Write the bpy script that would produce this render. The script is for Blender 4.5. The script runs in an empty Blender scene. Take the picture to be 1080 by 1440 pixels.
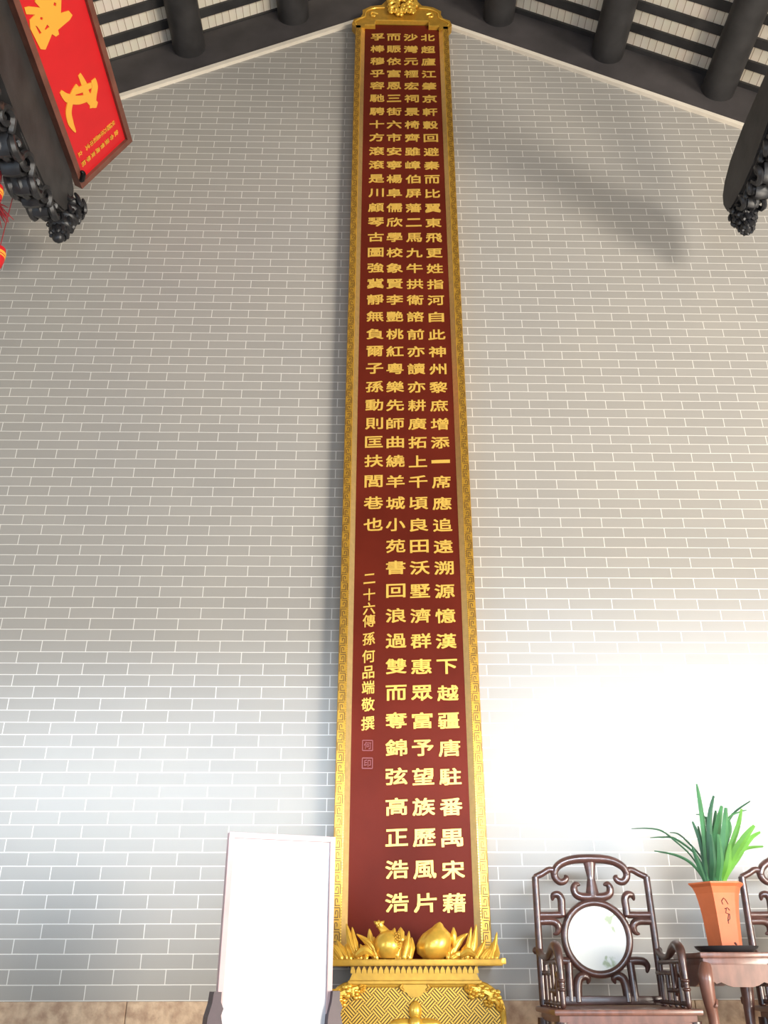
import bpy, bmesh, math, random
from mathutils import Vector, Matrix
random.seed(7)
C = bpy.context.scene.collection
SC = bpy.context.scene
PI = math.pi

# ------------------------------------------------------------------ camera
F, TH, ROLL, YAW = 1259.0, 0.475775, -0.002068, 0.015921
cy, sy, ct, st, cr, sr = math.cos(YAW), math.sin(YAW), math.cos(TH), math.sin(TH), math.cos(ROLL), math.sin(ROLL)
r0 = Vector((cy, -sy, 0)); f0 = Vector((sy, cy, 0)); zz = Vector((0, 0, 1))
fw = ct*f0 + st*zz; u0 = -st*f0 + ct*zz
rt = cr*r0 + sr*u0; up = cr*u0 - sr*r0
cd = bpy.data.cameras.new('camera'); cam = bpy.data.objects.new('camera', cd); C.objects.link(cam)
cd.sensor_fit = 'VERTICAL'; cd.sensor_height = 36.0; cd.sensor_width = 27.0
cd.lens = F/1440*36.0; cd.clip_start = 0.05
M = Matrix((( rt.x, up.x, -fw.x, 0), (rt.y, up.y, -fw.y, -4.75), (rt.z, up.z, -fw.z, 0.60), (0, 0, 0, 1)))
cam.matrix_world = M
SC.camera = cam

# ------------------------------------------------------------------ light
SC.view_settings.view_transform = 'Standard'; SC.view_settings.look = 'None'
SC.view_settings.gamma = 1.0; SC.view_settings.use_curve_mapping = False
SC.view_settings.exposure = 0.0
w = bpy.data.worlds.new('sky'); SC.world = w; w.use_nodes = True
bg = w.node_tree.nodes['Background']; bg.inputs[0].default_value = (0.86, 0.93, 1.0, 1); bg.inputs[1].default_value = 0.5

def area(name, loc, target, sx, sy_, power, col, spread=PI):
    l = bpy.data.lights.new(name, 'AREA'); l.shape = 'RECTANGLE'; l.size = sx; l.size_y = sy_
    l.energy = power; l.color = col; l.spread = spread
    o = bpy.data.objects.new(name, l); C.objects.link(o); o.location = loc
    o.rotation_euler = (Vector(target)-Vector(loc)).to_track_quat('-Z', 'Y').to_euler()
    return o
# daylight from the open courtyard side on the right and the rear court on the left
area('courtyard_daylight', (7.8, -9.3, 1.6), (1.0, 0.0, 3.0), 2.4, 2.4, 960, (1.0, 0.925, 0.81))
area('rear_court_daylight', (-4.0, -4.2, 1.2), (-0.9, 0.0, 1.0), 2.2, 1.4, 40, (0.62, 0.80, 1.0))
area('hall_front_fill', (0.4, -6.6, 0.9), (0.2, 0.0, 1.2), 4.5, 1.3, 150, (0.66, 0.82, 1.0))  # added cool fill behind the camera, brightening the lower wall
area('ceiling_bounce_fill', (4.3, -4.0, 0.5), (-1.2, -1.0, 8.0), 3.0, 1.2, 300, (1.0, 0.90, 0.76))  # added warm up-light for the ceiling, standing in for courtyard floor bounce
# added narrow-spread lamps inside the hall, making bright patches on the lower wall
area('wall_patch_fill_right', (2.1, -3.0, 1.40), (2.0, 0.0, 1.52), 3.2, 0.25, 32, (0.74, 0.85, 1.0), math.radians(44))
area('wall_patch_fill_left', (-1.4, -2.6, 1.35), (-1.2, 0.0, 1.40), 2.4, 0.25, 12, (0.68, 0.82, 1.0), math.radians(40))

# ------------------------------------------------------------------ helpers
def tag(o, label=None, cat=None, group=None, kind=None):
    if label: o['label'] = label
    if cat: o['category'] = cat
    if group: o['group'] = group
    if kind: o['kind'] = kind
    return o

def obj(name, bm, m, parent=None, smooth=True, loc=None):
    me = bpy.data.meshes.new(name)
    bmesh.ops.recalc_face_normals(bm, faces=bm.faces[:])
    bm.to_mesh(me); bm.free()
    if smooth:
        for p in me.polygons: p.use_smooth = True
        me.set_sharp_from_angle(angle=math.radians(42))
    if m: me.materials.append(m)
    o = bpy.data.objects.new(name, me); C.objects.link(o)
    if parent: o.parent = parent
    if loc: o.location = loc
    return o

def thing(name, label, cat, loc=(0, 0, 0), group=None):
    o = bpy.data.objects.new(name, None); C.objects.link(o); o.location = loc
    o.empty_display_size = 0.1
    return tag(o, label, cat, group)

def box(bm, x0, x1, y0, y1, z0, z1, bev=0.0):
    r = bmesh.ops.create_cube(bm, size=1.0)
    vs = r['verts']
    for v in vs:
        v.co.x = x0 + (v.co.x+.5)*(x1-x0); v.co.y = y0 + (v.co.y+.5)*(y1-y0); v.co.z = z0 + (v.co.z+.5)*(z1-z0)
    if bev > 0:
        es = list({e for v in vs for e in v.link_edges})
        bmesh.ops.bevel(bm, geom=es, offset=bev, segments=2, profile=.6, affect='EDGES')

def smooth_path(pts, rad, n=6):
    P = [Vector(p) for p in pts]
    if len(P) < 3: return P, list(rad)
    out, ro = [], []
    for i in range(len(P)-1):
        a = P[max(i-1, 0)]; b = P[i]; c = P[i+1]; d = P[min(i+2, len(P)-1)]
        for k in range(n):
            t = k/n
            out.append(0.5*((2*b)+(c-a)*t+(2*a-5*b+4*c-d)*t*t+(3*b-a-3*c+d)*t**3))
            ro.append(rad[i]*(1-t)+rad[i+1]*t)
    out.append(P[-1]); ro.append(rad[-1])
    return out, ro

def tube(bm, pts, rad, ns=8, sm=5, flat=1.0, nrm=(0, 1, 0), round_ends=True, closed=False):
    """sweep an ellipse: rad in the plane of the path, rad*flat along nrm"""
    if not hasattr(rad, '__len__'): rad = [rad]*len(pts)
    if sm > 1 and not closed: P, R = smooth_path(pts, rad, sm)
    else: P, R = [Vector(p) for p in pts], list(rad)
    N = Vector(nrm).normalized(); rings = []; n = len(P)
    if round_ends and not closed:
        t0 = (P[0]-P[1]).normalized(); t1 = (P[-1]-P[-2]).normalized()
        P = [P[0]+t0*R[0]*.55] + P + [P[-1]+t1*R[-1]*.55]; R = [R[0]*.45]+R+[R[-1]*.45]; n += 2
    for i in range(n):
        if closed: t = P[(i+1) % n]-P[i-1]
        else: t = P[min(i+1, n-1)]-P[max(i-1, 0)]
        t.normalize()
        s = t.cross(N)
        if s.length < 1e-4: s = t.cross(Vector((1, 0, 0.01)))
        s.normalize(); b = s.cross(t).normalized()
        rings.append([bm.verts.new(P[i]+s*R[i]*math.cos(2*PI*k/ns)+b*R[i]*flat*math.sin(2*PI*k/ns)) for k in range(ns)])
    m = n if closed else n-1
    for i in range(m):
        a, b = rings[i], rings[(i+1) % n]
        for k in range(ns): bm.faces.new((a[k], a[(k+1) % ns], b[(k+1) % ns], b[k]))
    if not closed: bm.faces.new(rings[0]); bm.faces.new(rings[-1][::-1])

def prism(bm, poly, mapf, thick):
    """poly 2D -> mapf(u,v,w); closed prism w in thick=(w0,w1)"""
    a = [bm.verts.new(mapf(u, v, thick[0])) for u, v in poly]
    b = [bm.verts.new(mapf(u, v, thick[1])) for u, v in poly]
    bm.faces.new(a); bm.faces.new(b[::-1]); n = len(a)
    for i in range(n): bm.faces.new((a[i], a[(i+1) % n], b[(i+1) % n], b[i]))

def lathe(bm, prof, seg=24, cx=0, cy_=0, ang0=0.0):
    rings = []
    for r, z in prof:
        rings.append([bm.verts.new((cx+r*math.cos(ang0+2*PI*k/seg), cy_+r*math.sin(ang0+2*PI*k/seg), z)) for k in range(seg)])
    for a, b in zip(rings, rings[1:]):
        for k in range(seg): bm.faces.new((a[k], a[(k+1) % seg], b[(k+1) % seg], b[k]))
    bm.faces.new(rings[0][::-1]); bm.faces.new(rings[-1])

def ball(bm, c, rx, ry, rz, seg=12):
    r = bmesh.ops.create_uvsphere(bm, u_segments=seg, v_segments=max(6, seg*2//3), radius=1.0)
    for v in r['verts']: v.co = Vector((c[0]+v.co.x*rx, c[1]+v.co.y*ry, c[2]+v.co.z*rz))

# ------------------------------------------------------------------ materials
def mat(name, col, rough=.5, metal=0.0, var=0.0, vscale=8.0, bump=0.0, bscale=40.0, spec=.5, stretch=(1, 1, 1), col2=None, coat=0.0):
    m = bpy.data.materials.new(name); m.use_nodes = True; nt = m.node_tree; b = nt.nodes['Principled BSDF']
    b.inputs['Base Color'].default_value = (*col, 1); b.inputs['Roughness'].default_value = rough
    b.inputs['Metallic'].default_value = metal; b.inputs['Specular IOR Level'].default_value = spec
    b.inputs['Coat Weight'].default_value = coat
    tc = nt.nodes.new('ShaderNodeTexCoord'); mp = nt.nodes.new('ShaderNodeMapping'); mp.inputs['Scale'].default_value = stretch
    nt.links.new(tc.outputs['Object'], mp.inputs[0])
    if var > 0 or col2:
        n = nt.nodes.new('ShaderNodeTexNoise'); n.inputs['Scale'].default_value = vscale; n.inputs['Detail'].default_value = 5
        nt.links.new(mp.outputs[0], n.inputs['Vector'])
        r = nt.nodes.new('ShaderNodeValToRGB')
        c2 = col2 or tuple(min(1, c*(1+var)) for c in col); c1 = col if col2 else tuple(c*(1-var) for c in col)
        r.color_ramp.elements[0].position = .32; r.color_ramp.elements[1].position = .68
        r.color_ramp.elements[0].color = (*c1, 1); r.color_ramp.elements[1].color = (*c2, 1)
        nt.links.new(n.outputs['Fac'], r.inputs[0]); nt.links.new(r.outputs[0], b.inputs['Base Color'])
    if bump > 0:
        n2 = nt.nodes.new('ShaderNodeTexNoise'); n2.inputs['Scale'].default_value = bscale; n2.inputs['Detail'].default_value = 4
        nt.links.new(mp.outputs[0], n2.inputs['Vector'])
        bp = nt.nodes.new('ShaderNodeBump'); bp.inputs['Strength'].default_value = bump; bp.inputs['Distance'].default_value = .01
        nt.links.new(n2.outputs['Fac'], bp.inputs['Height']); nt.links.new(bp.outputs[0], b.inputs['Normal'])
    return m

def math_node(nt, op, a, b=None):
    n = nt.nodes.new('ShaderNodeMath'); n.operation = op
    for i, x in enumerate((a, b)):
        if x is None: continue
        if isinstance(x, (int, float)): n.inputs[i].default_value = x
        else: nt.links.new(x, n.inputs[i])
    return n.outputs[0]

def brick_mat():
    m = bpy.data.materials.new('grey_brick'); m.use_nodes = True; nt = m.node_tree; b = nt.nodes['Principled BSDF']
    tc = nt.nodes.new('ShaderNodeTexCoord'); sp = nt.nodes.new('ShaderNodeSeparateXYZ'); nt.links.new(tc.outputs['Object'], sp.inputs[0])
    cb = nt.nodes.new('ShaderNodeCombineXYZ')
    nt.links.new(math_node(nt, 'ADD', sp.outputs['X'], 0.219+24.5), cb.inputs['X'])
    nt.links.new(math_node(nt, 'ADD', sp.outputs['Z'], -0.490+12.96), cb.inputs['Y'])   # 200 courses keep the row parity
    nz = nt.nodes.new('ShaderNodeTexNoise'); nz.inputs['Scale'].default_value = 9.0; nt.links.new(tc.outputs['Object'], nz.inputs['Vector'])
    vm = nt.nodes.new('ShaderNodeVectorMath'); vm.operation = 'SCALE'; vm.inputs['Scale'].default_value = .0022
    vs = nt.nodes.new('ShaderNodeVectorMath'); vs.operation = 'ADD'
    nt.links.new(nz.outputs['Color'], vm.inputs[0]); nt.links.new(cb.outputs[0], vs.inputs[0]); nt.links.new(vm.outputs[0], vs.inputs[1])
    br = nt.nodes.new('ShaderNodeTexBrick'); nt.links.new(vs.outputs[0], br.inputs['Vector'])
    br.offset = .5; br.offset_frequency = 2; br.squash = 1.0
    br.inputs['Scale'].default_value = 1.0; br.inputs['Brick Width'].default_value = .245; br.inputs['Row Height'].default_value = .0648
    br.inputs['Mortar Size'].default_value = .0026; br.inputs['Mortar Smooth'].default_value = .35; br.inputs['Bias'].default_value = 0
    br.inputs['Color1'].default_value = (.350, .331, .302, 1); br.inputs['Color2'].default_value = (.372, .352, .322, 1)
    br.inputs['Mortar'].default_value = (.72, .69, .64, 1)
    n = nt.nodes.new('ShaderNodeTexNoise'); n.inputs['Scale'].default_value = 1.6; n.inputs['Detail'].default_value = 4
    nt.links.new(tc.outputs['Object'], n.inputs['Vector'])
    mx = nt.nodes.new('ShaderNodeMix'); mx.data_type = 'RGBA'; mx.blend_type = 'MULTIPLY'; mx.inputs['Factor'].default_value = 1
    r = nt.nodes.new('ShaderNodeValToRGB'); r.color_ramp.elements[0].color = (.92, .93, .95, 1); r.color_ramp.elements[1].color = (1.06, 1.04, 1.0, 1)
    nt.links.new(n.outputs['Fac'], r.inputs[0]); nt.links.new(br.outputs['Color'], mx.inputs['A']); nt.links.new(r.outputs[0], mx.inputs['B'])
    nt.links.new(mx.outputs['Result'], b.inputs['Base Color'])
    b.inputs['Roughness'].default_value = .75; b.inputs['Specular IOR Level'].default_value = .25
    bp = nt.nodes.new('ShaderNodeBump'); bp.inputs['Strength'].default_value = .25; bp.inputs['Distance'].default_value = .003
    nt.links.new(br.outputs['Fac'], bp.inputs['Height']); nt.links.new(bp.outputs[0], b.inputs['Normal'])
    return m

def tile_mat():
    """pale undersides of roof tiles, lapped every few centimetres down the slope"""
    m = bpy.data.materials.new('roof_tile'); m.use_nodes = True; nt = m.node_tree; b = nt.nodes['Principled BSDF']
    tc = nt.nodes.new('ShaderNodeTexCoord'); sp = nt.nodes.new('ShaderNodeSeparateXYZ'); nt.links.new(tc.outputs['Object'], sp.inputs[0])
    q = math_node(nt, 'FRACT', math_node(nt, 'MULTIPLY', sp.outputs['X'], 1/.054))
    r = nt.nodes.new('ShaderNodeValToRGB'); e = r.color_ramp.elements
    e[0].position = 0; e[0].color = (.36, .25, .17, 1); e[1].position = .10; e[1].color = (.90, .82, .68, 1)
    x = e.new(.06); x.color = (.42, .30, .2, 1); x = e.new(.95); x.color = (.85, .76, .62, 1)
    nt.links.new(q, r.inputs[0])
    n = nt.nodes.new('ShaderNodeTexNoise'); n.inputs['Scale'].default_value = 7; nt.links.new(tc.outputs['Object'], n.inputs['Vector'])
    mx = nt.nodes.new('ShaderNodeMix'); mx.data_type = 'RGBA'; mx.blend_type = 'MULTIPLY'; mx.inputs['Factor'].default_value = .5
    nt.links.new(r.outputs[0], mx.inputs['A']); nt.links.new(n.outputs['Color'], mx.inputs['B'])
    mx2 = nt.nodes.new('ShaderNodeMix'); mx2.data_type = 'RGBA'; mx2.inputs['Factor'].default_value = .25
    nt.links.new(r.outputs[0], mx2.inputs['A']); nt.links.new(mx.outputs['Result'], mx2.inputs['B'])
    nt.links.new(mx2.outputs['Result'], b.inputs['Base Color']); b.inputs['Roughness'].default_value = .8
    return m

def fret_mat():
    """gilded lattice of interlocked diagonal bars over dark grooves"""
    m = bpy.data.materials.new('gilt_lattice'); m.use_nodes = True; nt = m.node_tree; b = nt.nodes['Principled BSDF']
    tc = nt.nodes.new('ShaderNodeTexCoord'); mp = nt.nodes.new('ShaderNodeMapping')
    mp.inputs['Rotation'].default_value = (0, math.radians(45), 0); mp.inputs['Location'].default_value = (5.003, 0, 5.003)
    nt.links.new(tc.outputs['Object'], mp.inputs[0]); sp = nt.nodes.new('ShaderNodeSeparateXYZ'); nt.links.new(mp.outputs[0], sp.inputs[0])
    c = .044
    u = math_node(nt, 'DIVIDE', sp.outputs['X'], c); v = math_node(nt, 'DIVIDE', sp.outputs['Z'], c)
    chk = math_node(nt, 'MODULO', math_node(nt, 'ADD', math_node(nt, 'FLOOR', u), math_node(nt, 'FLOOR', v)), 2.0)
    fu = math_node(nt, 'FRACT', math_node(nt, 'MULTIPLY', u, 4.0)); fv = math_node(nt, 'FRACT', math_node(nt, 'MULTIPLY', v, 4.0))
    su = math_node(nt, 'LESS_THAN', math_node(nt, 'ABSOLUTE', math_node(nt, 'SUBTRACT', fu, .5)), .30)
    sv = math_node(nt, 'LESS_THAN', math_node(nt, 'ABSOLUTE', math_node(nt, 'SUBTRACT', fv, .5)), .30)
    a = math_node(nt, 'MULTIPLY', su, chk); d = math_node(nt, 'MULTIPLY', sv, math_node(nt, 'SUBTRACT', 1.0, chk))
    h = math_node(nt, 'ADD', a, d)
    mx = nt.nodes.new('ShaderNodeMix'); mx.data_type = 'RGBA'; nt.links.new(h, mx.inputs['Factor'])
    mx.inputs['A'].default_value = (.07, .03, .006, 1); mx.inputs['B'].default_value = (.72, .42, .060, 1)
    nt.links.new(mx.outputs['Result'], b.inputs['Base Color']); b.inputs['Roughness'].default_value = .42; b.inputs['Metallic'].default_value = .55
    bp = nt.nodes.new('ShaderNodeBump'); bp.inputs['Strength'].default_value = .6; bp.inputs['Distance'].default_value = .004
    nt.links.new(h, bp.inputs['Height']); nt.links.new(bp.outputs[0], b.inputs['Normal'])
    return m

def marble_mat():
    m = mat('marble', (.66, .65, .60), .3)
    nt = m.node_tree; b = nt.nodes['Principled BSDF']
    tc = nt.nodes.new('ShaderNodeTexCoord')
    n = nt.nodes.new('ShaderNodeTexNoise'); n.inputs['Scale'].default_value = 26; n.inputs['Detail'].default_value = 7; n.inputs['Distortion'].default_value = .6
    nt.links.new(tc.outputs['Object'], n.inputs['Vector'])
    sp = nt.nodes.new('ShaderNodeSeparateXYZ'); nt.links.new(tc.outputs['Object'], sp.inputs[0])
    def spot(x, z, rx, rz):
        a = math_node(nt, 'POWER', math_node(nt, 'ABSOLUTE', math_node(nt, 'DIVIDE', math_node(nt, 'SUBTRACT', sp.outputs['X'], x), rx)), 2.0)
        c = math_node(nt, 'POWER', math_node(nt, 'ABSOLUTE', math_node(nt, 'DIVIDE', math_node(nt, 'SUBTRACT', sp.outputs['Z'], z), rz)), 2.0)
        return math_node(nt, 'SUBTRACT', 1.0, math_node(nt, 'ADD', a, c))
    mask = math_node(nt, 'MAXIMUM', math_node(nt, 'MAXIMUM', spot(.070, .800, .055, .060), spot(.045, .640, .060, .032)), 0.0)
    h = math_node(nt, 'ADD', n.outputs['Fac'], math_node(nt, 'MULTIPLY', math_node(nt, 'SUBTRACT', mask, 1.0), .28))
    r = nt.nodes.new('ShaderNodeValToRGB'); e = r.color_ramp.elements
    e[0].position = .36; e[0].color = (.54, .535, .49, 1); e[1].position = .52; e[1].color = (.25, .29, .17, 1)
    nt.links.new(h, r.inputs[0]); nt.links.new(r.outputs[0], b.inputs['Base Color'])
    return m

MB = brick_mat(); MTILE = tile_mat(); MFRET = fret_mat(); MMARB = marble_mat()
MBLACK = mat('black_lacquered_timber', (.034, .032, .032), .55, var=.35, vscale=5, bump=.15, bscale=18)
MBAND = mat('dark_painted_plaster', (.062, .054, .054), .7, var=.25, vscale=3)
MCARVE = mat('black_carved_wood', (.018, .018, .020), .38, var=.3, vscale=20)
MCREAM = mat('cream_plaster', (.80, .72, .60), .7, var=.06)
MSTONE = mat('red_sandstone', (.40, .26, .17), .85, col2=(.66, .48, .32), vscale=22, bump=.6, bscale=45)
MFLOOR = mat('floor_tile', (.40, .33, .28), .5, var=.15, vscale=4)
MPLAST = mat('pale_plaster', (.62, .58, .52), .85, var=.05)
MGOLD = mat('gilt_wood', (.52, .285, .034), .40, metal=.5, var=.12, vscale=30)
MGOLDB = mat('bright_gilt', (.86, .52, .075), .28, metal=.55, var=.08, vscale=40)
MGOLDLIT = mat('gilt_lit_bevel', (.92, .66, .28), .32, metal=.85, var=.06, vscale=40)  # lighter gilt, light caught by the frame bevel put into its colour
MGOLDD = mat('gilt_groove', (.11, .05, .010), .6, metal=.2)
MLAQ = mat('maroon_lacquer', (.118, .015, .0075), .5, var=.14, vscale=3, spec=.07)
MTEXT = mat('gilt_lettering', (.84, .53, .10), .42, metal=.30)
MSEAL = mat('pink_seal', (.24, .06, .055), .5)
MROSE = mat('rosewood', (.068, .028, .021), .30, var=.35, vscale=14, stretch=(1, 1, 3), spec=.6, coat=.25)
MROSEL = mat('reddish_rosewood', (.20, .085, .058), .32, var=.25, vscale=12, stretch=(3, 1, 1), spec=.6, coat=.25)
MTERRA = mat('terracotta', (.58, .135, .042), .55, var=.08, vscale=12)
MINK = mat('ink_brown', (.10, .018, .010), .6)
MSOIL = mat('potting_soil', (.05, .035, .025), .95, bump=.8, bscale=60)
MDISH = mat('dark_ceramic', (.035, .033, .035), .3)
MLEAF = {'d': mat('leaf_deep_green', (.028, .085, .038), .38, var=.25, vscale=9), 'm': mat('leaf_mid_green', (.05, .15, .05), .38, var=.25, vscale=9),
         'l': mat('leaf_fresh_green', (.10, .25, .035), .38, var=.2, vscale=9)}
MWHITE = mat('white_panel', (.66, .65, .67), .25)
MPINK = mat('pale_red_frame', (.62, .42, .41), .4, var=.08)
MDARKP = mat('dark_carved_stand', (.07, .04, .045), .45, var=.25, vscale=12)
MRED = mat('red_board', (.64, .013, .018), .42, var=.03)
MBRN = mat('brown_frame', (.17, .06, .04), .45, var=.2, vscale=10)
MYEL = mat('yellow_lettering', (.83, .40, .045), .5)
MLRED = mat('red_silk', (.62, .012, .018), .5)
MTASS = mat('crimson_tassel', (.30, .022, .028), .7, var=.3, vscale=30)
MIRON = mat('black_iron', (.01, .01, .01), .4, metal=.6)

# ------------------------------------------------------------------ room shell
AX, AZ, SL = 0.2, 7.785, 0.520        # apex of the gable and slope of the rakes
XL, XR, YF = -4.4, 4.8, -9.0
def rake(x, dz=0.0): return AZ + dz - SL*abs(x-AX)
xz = lambda u, v, w_: Vector((u, w_, v))

bm = bmesh.new()
prism(bm, [(XL, 0), (XR, 0), (XR, rake(XR)), (AX, AZ), (XL, rake(XL))], xz, (0.0, 0.30))
tag(obj('wall_back', bm, MB, smooth=False), kind='structure')
bm = bmesh.new(); box(bm, XL, XR, YF, 0.3, -0.2, 0.0); tag(obj('floor', bm, MFLOOR, smooth=False), kind='structure')
bm = bmesh.new()
for k in range(14):
    x0 = XL + k*(XR-XL)/14
    box(bm, x0+.001, x0+(XR-XL)/14-.001, -0.035, 0.0, 0.0, 0.486, .006)
tag(obj('baseboard_back', bm, MSTONE, smooth=False), kind='structure')
# dark painted gable band and the cream line under it
for i, (xa, xb) in enumerate(((XL, AX), (AX, XR))):
    bm = bmesh.new()
    prism(bm, [(xa, rake(xa, .012)), (xb, rake(xb, .012)), (xb, rake(xb, .62)), (xa, rake(xa, .62))], xz, (-0.006, 0.30))
    tag(obj('trim_%d' % (i+1), bm, MBAND, smooth=False), kind='structure')
    bm = bmesh.new()
    prism(bm, [(xa, rake(xa, -.022)), (xb, rake(xb, -.022)), (xb, rake(xb, .022)), (xa, rake(xa, .022))], xz, (-0.028, 0.0))
    tag(obj('trim_%d' % (i+3), bm, MCREAM, smooth=False), kind='structure')
    bm = bmesh.new()
    prism(bm, [(xa, rake(xa, .52)), (xb, rake(xb, .52)), (xb, rake(xb, .60)), (xa, rake(xa, .60))], xz, (YF, 0.30))
    tag(obj('ceiling_left' if i == 0 else 'ceiling_right', bm, MTILE, smooth=False), kind='structure')
    # rafters following the slope, side by side away from the wall
    first = .015 if i == 0 else .045
    for k in range(27):
        ya, yb = (-first, 0.0) if k == 0 else (-first-.185*k, -first-.185*k+.070)
        bm = bmesh.new()
        prism(bm, [(xa, rake(xa, .495)), (xb, rake(xb, .495)), (xb, rake(xb, .525)), (xa, rake(xa, .525))], xz, (ya, yb))
        tag(obj('rafter', bm, MBLACK, smooth=False), kind='structure')
# side walls with their wide openings, and the wall behind the viewer
for nm, x0, x1 in (('wall_left', XL-.3, XL), ('wall_right', XR, XR+.3)):
    bm = bmesh.new(); zt = rake(XL if x0 < 0 else XR, .55)
    zo = 3.6 if x0 < 0 else 5.0
    box(bm, x0, x1, YF, 0.3, zo, zt); box(bm, x0, x1, -.5, .3, 0, zo); box(bm, x0, x1, YF, -8.2, 0, zo)
    tag(obj(nm, bm, MPLAST, smooth=False), kind='structure')
bm = bmesh.new()
prism(bm, [(XL, 4.2), (XR, 4.2), (XR, rake(XR, .5)), (AX, AZ+.5), (XL, rake(XL, .5))], xz, (YF-.3, YF))
box(bm, XL, -3.2, YF-.3, YF, 0, 4.2); box(bm, 3.6, XR, YF-.3, YF, 0, 4.2)
tag(obj('wall_front', bm, MPLAST, smooth=False), kind='structure')

# round purlins
plab = [(-3.10, 'black round log purlin farthest left, half hidden behind the red signboard'),
        (-2.33, 'black round log purlin seen just behind the red signboard'),
        (-1.49, 'black round log purlin second to the left of the tall plaque'),
        (-0.67, 'black round log purlin nearest the tall plaque on its left'),
        (1.04, 'black round log purlin nearest the tall plaque on its right'),
        (1.90, 'black round log purlin second to the right of the tall plaque'),
        (2.73, 'black round log purlin third to the right of the plaque, beside the carved beam'),
        (3.55, 'black round log purlin farthest right, above the carved beam')]
for x, lb in plab:
    bm = bmesh.new(); zc = rake(x, .355); n = 20
    pts = [(x, .12, zc), (x, -2.0, zc), (x, -5, zc), (x, YF+.02, zc)]
    tube(bm, pts, .13, ns=n, sm=1, round_ends=False)
    tag(obj('roof_purlin', bm, MBLACK), lb, 'roof beam', 'log purlins under the roof')

# ------------------------------------------------------------------ tall inscribed plaque
PL = thing('inscribed_plaque', 'very tall narrow maroon plaque with gold characters and gilded frame on the brick wall', 'plaque', (0.197, 0, 0.655))
PL.rotation_euler = (0, .0045, 0)
H = 6.745
ROWS = [7.308, 7.16, 7.011, 6.865, 6.724, 6.58, 6.431, 6.288, 6.147, 6.001, 5.859, 5.718, 5.576, 5.433, 5.293, 5.152, 5.011, 4.872, 4.733, 4.595, 4.453, 4.307, 4.168, 4.031, 3.89, 3.751, 3.615, 3.481, 3.347, 3.206, 3.061, 2.919, 2.781, 2.647, 2.505, 2.358, 2.212, 2.068, 1.923, 1.776, 1.634, 1.49, 1.342, 1.195, 1.048, 0.9]
bm = bmesh.new(); box(bm, -.345, .345, -.088, -.055, 0.0, H+.06); panel = obj('panel', bm, MLAQ, PL, smooth=False)
# frame sides: flat fretted band, inner bevel in lightened gilt, outer edge
for s in (-1, 1):
    bm = bmesh.new()
    prof = [(.376, -.02), (.376, -.112), (.372, -.118), (.333, -.118), (.328, -.112), (.328, -.02)]
    a = [bm.verts.new((s*x, y, 0.0)) for x, y in prof]; b = [bm.verts.new((s*x, y, H+.01)) for x, y in prof]
    bm.faces.new(a); bm.faces.new(b[::-1])
    for i in range(len(a)): bm.faces.new((a[i], a[(i+1) % len(a)], b[(i+1) % len(a)], b[i]))
    fr = obj('frame_side', bm, MGOLD, PL, smooth=False)
    bm = bmesh.new()
    prism(bm, [(s*.328, -.115), (s*.300, -.0885), (s*.300, -.06), (s*.328, -.06)], lambda u, v, w_: Vector((u, v, w_)), (0.0, H+.01))
    obj('inner_moulding', bm, MGOLDLIT, fr, smooth=False)
    bm = bmesh.new()      # meander: thin dark grooves along the band
    z = .02; k = 0; yy = -.1186; x0 = .337; x1 = .369; wv = .0040; cell = .052
    def ln(xa, xb, za, zb):
        xa, xb = sorted((s*xa, s*xb)); box(bm, xa, xb, yy, yy+.001, min(za, zb), max(za, zb))
    while z < H-.06:
        m_ = k % 2
        X = (lambda t: x0+(x1-x0)*t) if m_ == 0 else (lambda t: x1-(x1-x0)*t)
        ln(X(0), X(.72), z, z+wv); ln(X(.72)-wv/2, X(.72)+wv/2, z, z+cell*.55); ln(X(.36), X(.72), z+cell*.55, z+cell*.55+wv)
        ln(X(.36)-wv/2, X(.36)+wv/2, z+cell*.28, z+cell*.55)
        ln(X(1)-wv/2, X(1)+wv/2, z, z+cell*.8); ln(X(.1), X(1), z+cell*.8, z+cell*.8+wv)
        z += cell; k += 1
    obj('fret_band', bm, MGOLDD, fr, smooth=False)
    bm = bmesh.new(); z = .01
    while z < H-.04:      # beaded moulding between band and bevel
        box(bm, s*.3305-.0022, s*.3305+.0022, -.1205, -.114, z, z+.008); z += .0125
    obj('bead_moulding', bm, MGOLDB, fr, smooth=False)
# head of the frame with stepped corners and crest
bm = bmesh.new()
right = [(.376, H-.02), (.405, H+.03), (.390, H+.085), (.335, H+.115), (.318, H+.16), (.322, H+.205), (.255, H+.255), (.165, H+.275), (.13, H+.33), (.10, H+.44), (.05, H+.52), (0, H+.56)]
low = [(.300, H-.02), (.300, H+.012), (.222, H+.012), (.222, H+.072), (0, H+.072)]
poly = right + [(-x, z) for x, z in right[-2::-1]] + [(-x, z) for x, z in low] + low[-2::-1]
prism(bm, poly, xz, (-.118, -.05))
crest = obj('crest', bm, MGOLD, PL, smooth=False)
bm = bmesh.new()
for s in (-1, 1):
    box(bm, min(s*.222, s*.300), max(s*.222, s*.300), -.1195, -.088, H+.008, H+.020)
    box(bm, min(s*.216, s*.222), max(s*.216, s*.222), -.1195, -.088, H+.008, H+.080)
    tube(bm, [(s*.37, -.118, H+.02), (s*.38, -.121, H+.05), (s*.34, -.121, H+.09), (s*.30, -.121, H+.12), (s*.29, -.121, H+.18), (s*.23, -.121, H+.225), (s*.14, -.121, H+.235)], .006, ns=6)
    tube(bm, [(s*.20, -.118, H+.16), (s*.245, -.122, H+.17), (s*.25, -.122, H+.13), (s*.22, -.122, H+.125)], .008, ns=6)
box(bm, -.222, .222, -.1195, -.088, H+.068, H+.082)
obj('head_moulding', bm, MGOLDB, crest, smooth=True)
bm = bmesh.new()   # openwork knot of gilded relief at the centre of the crest
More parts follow.
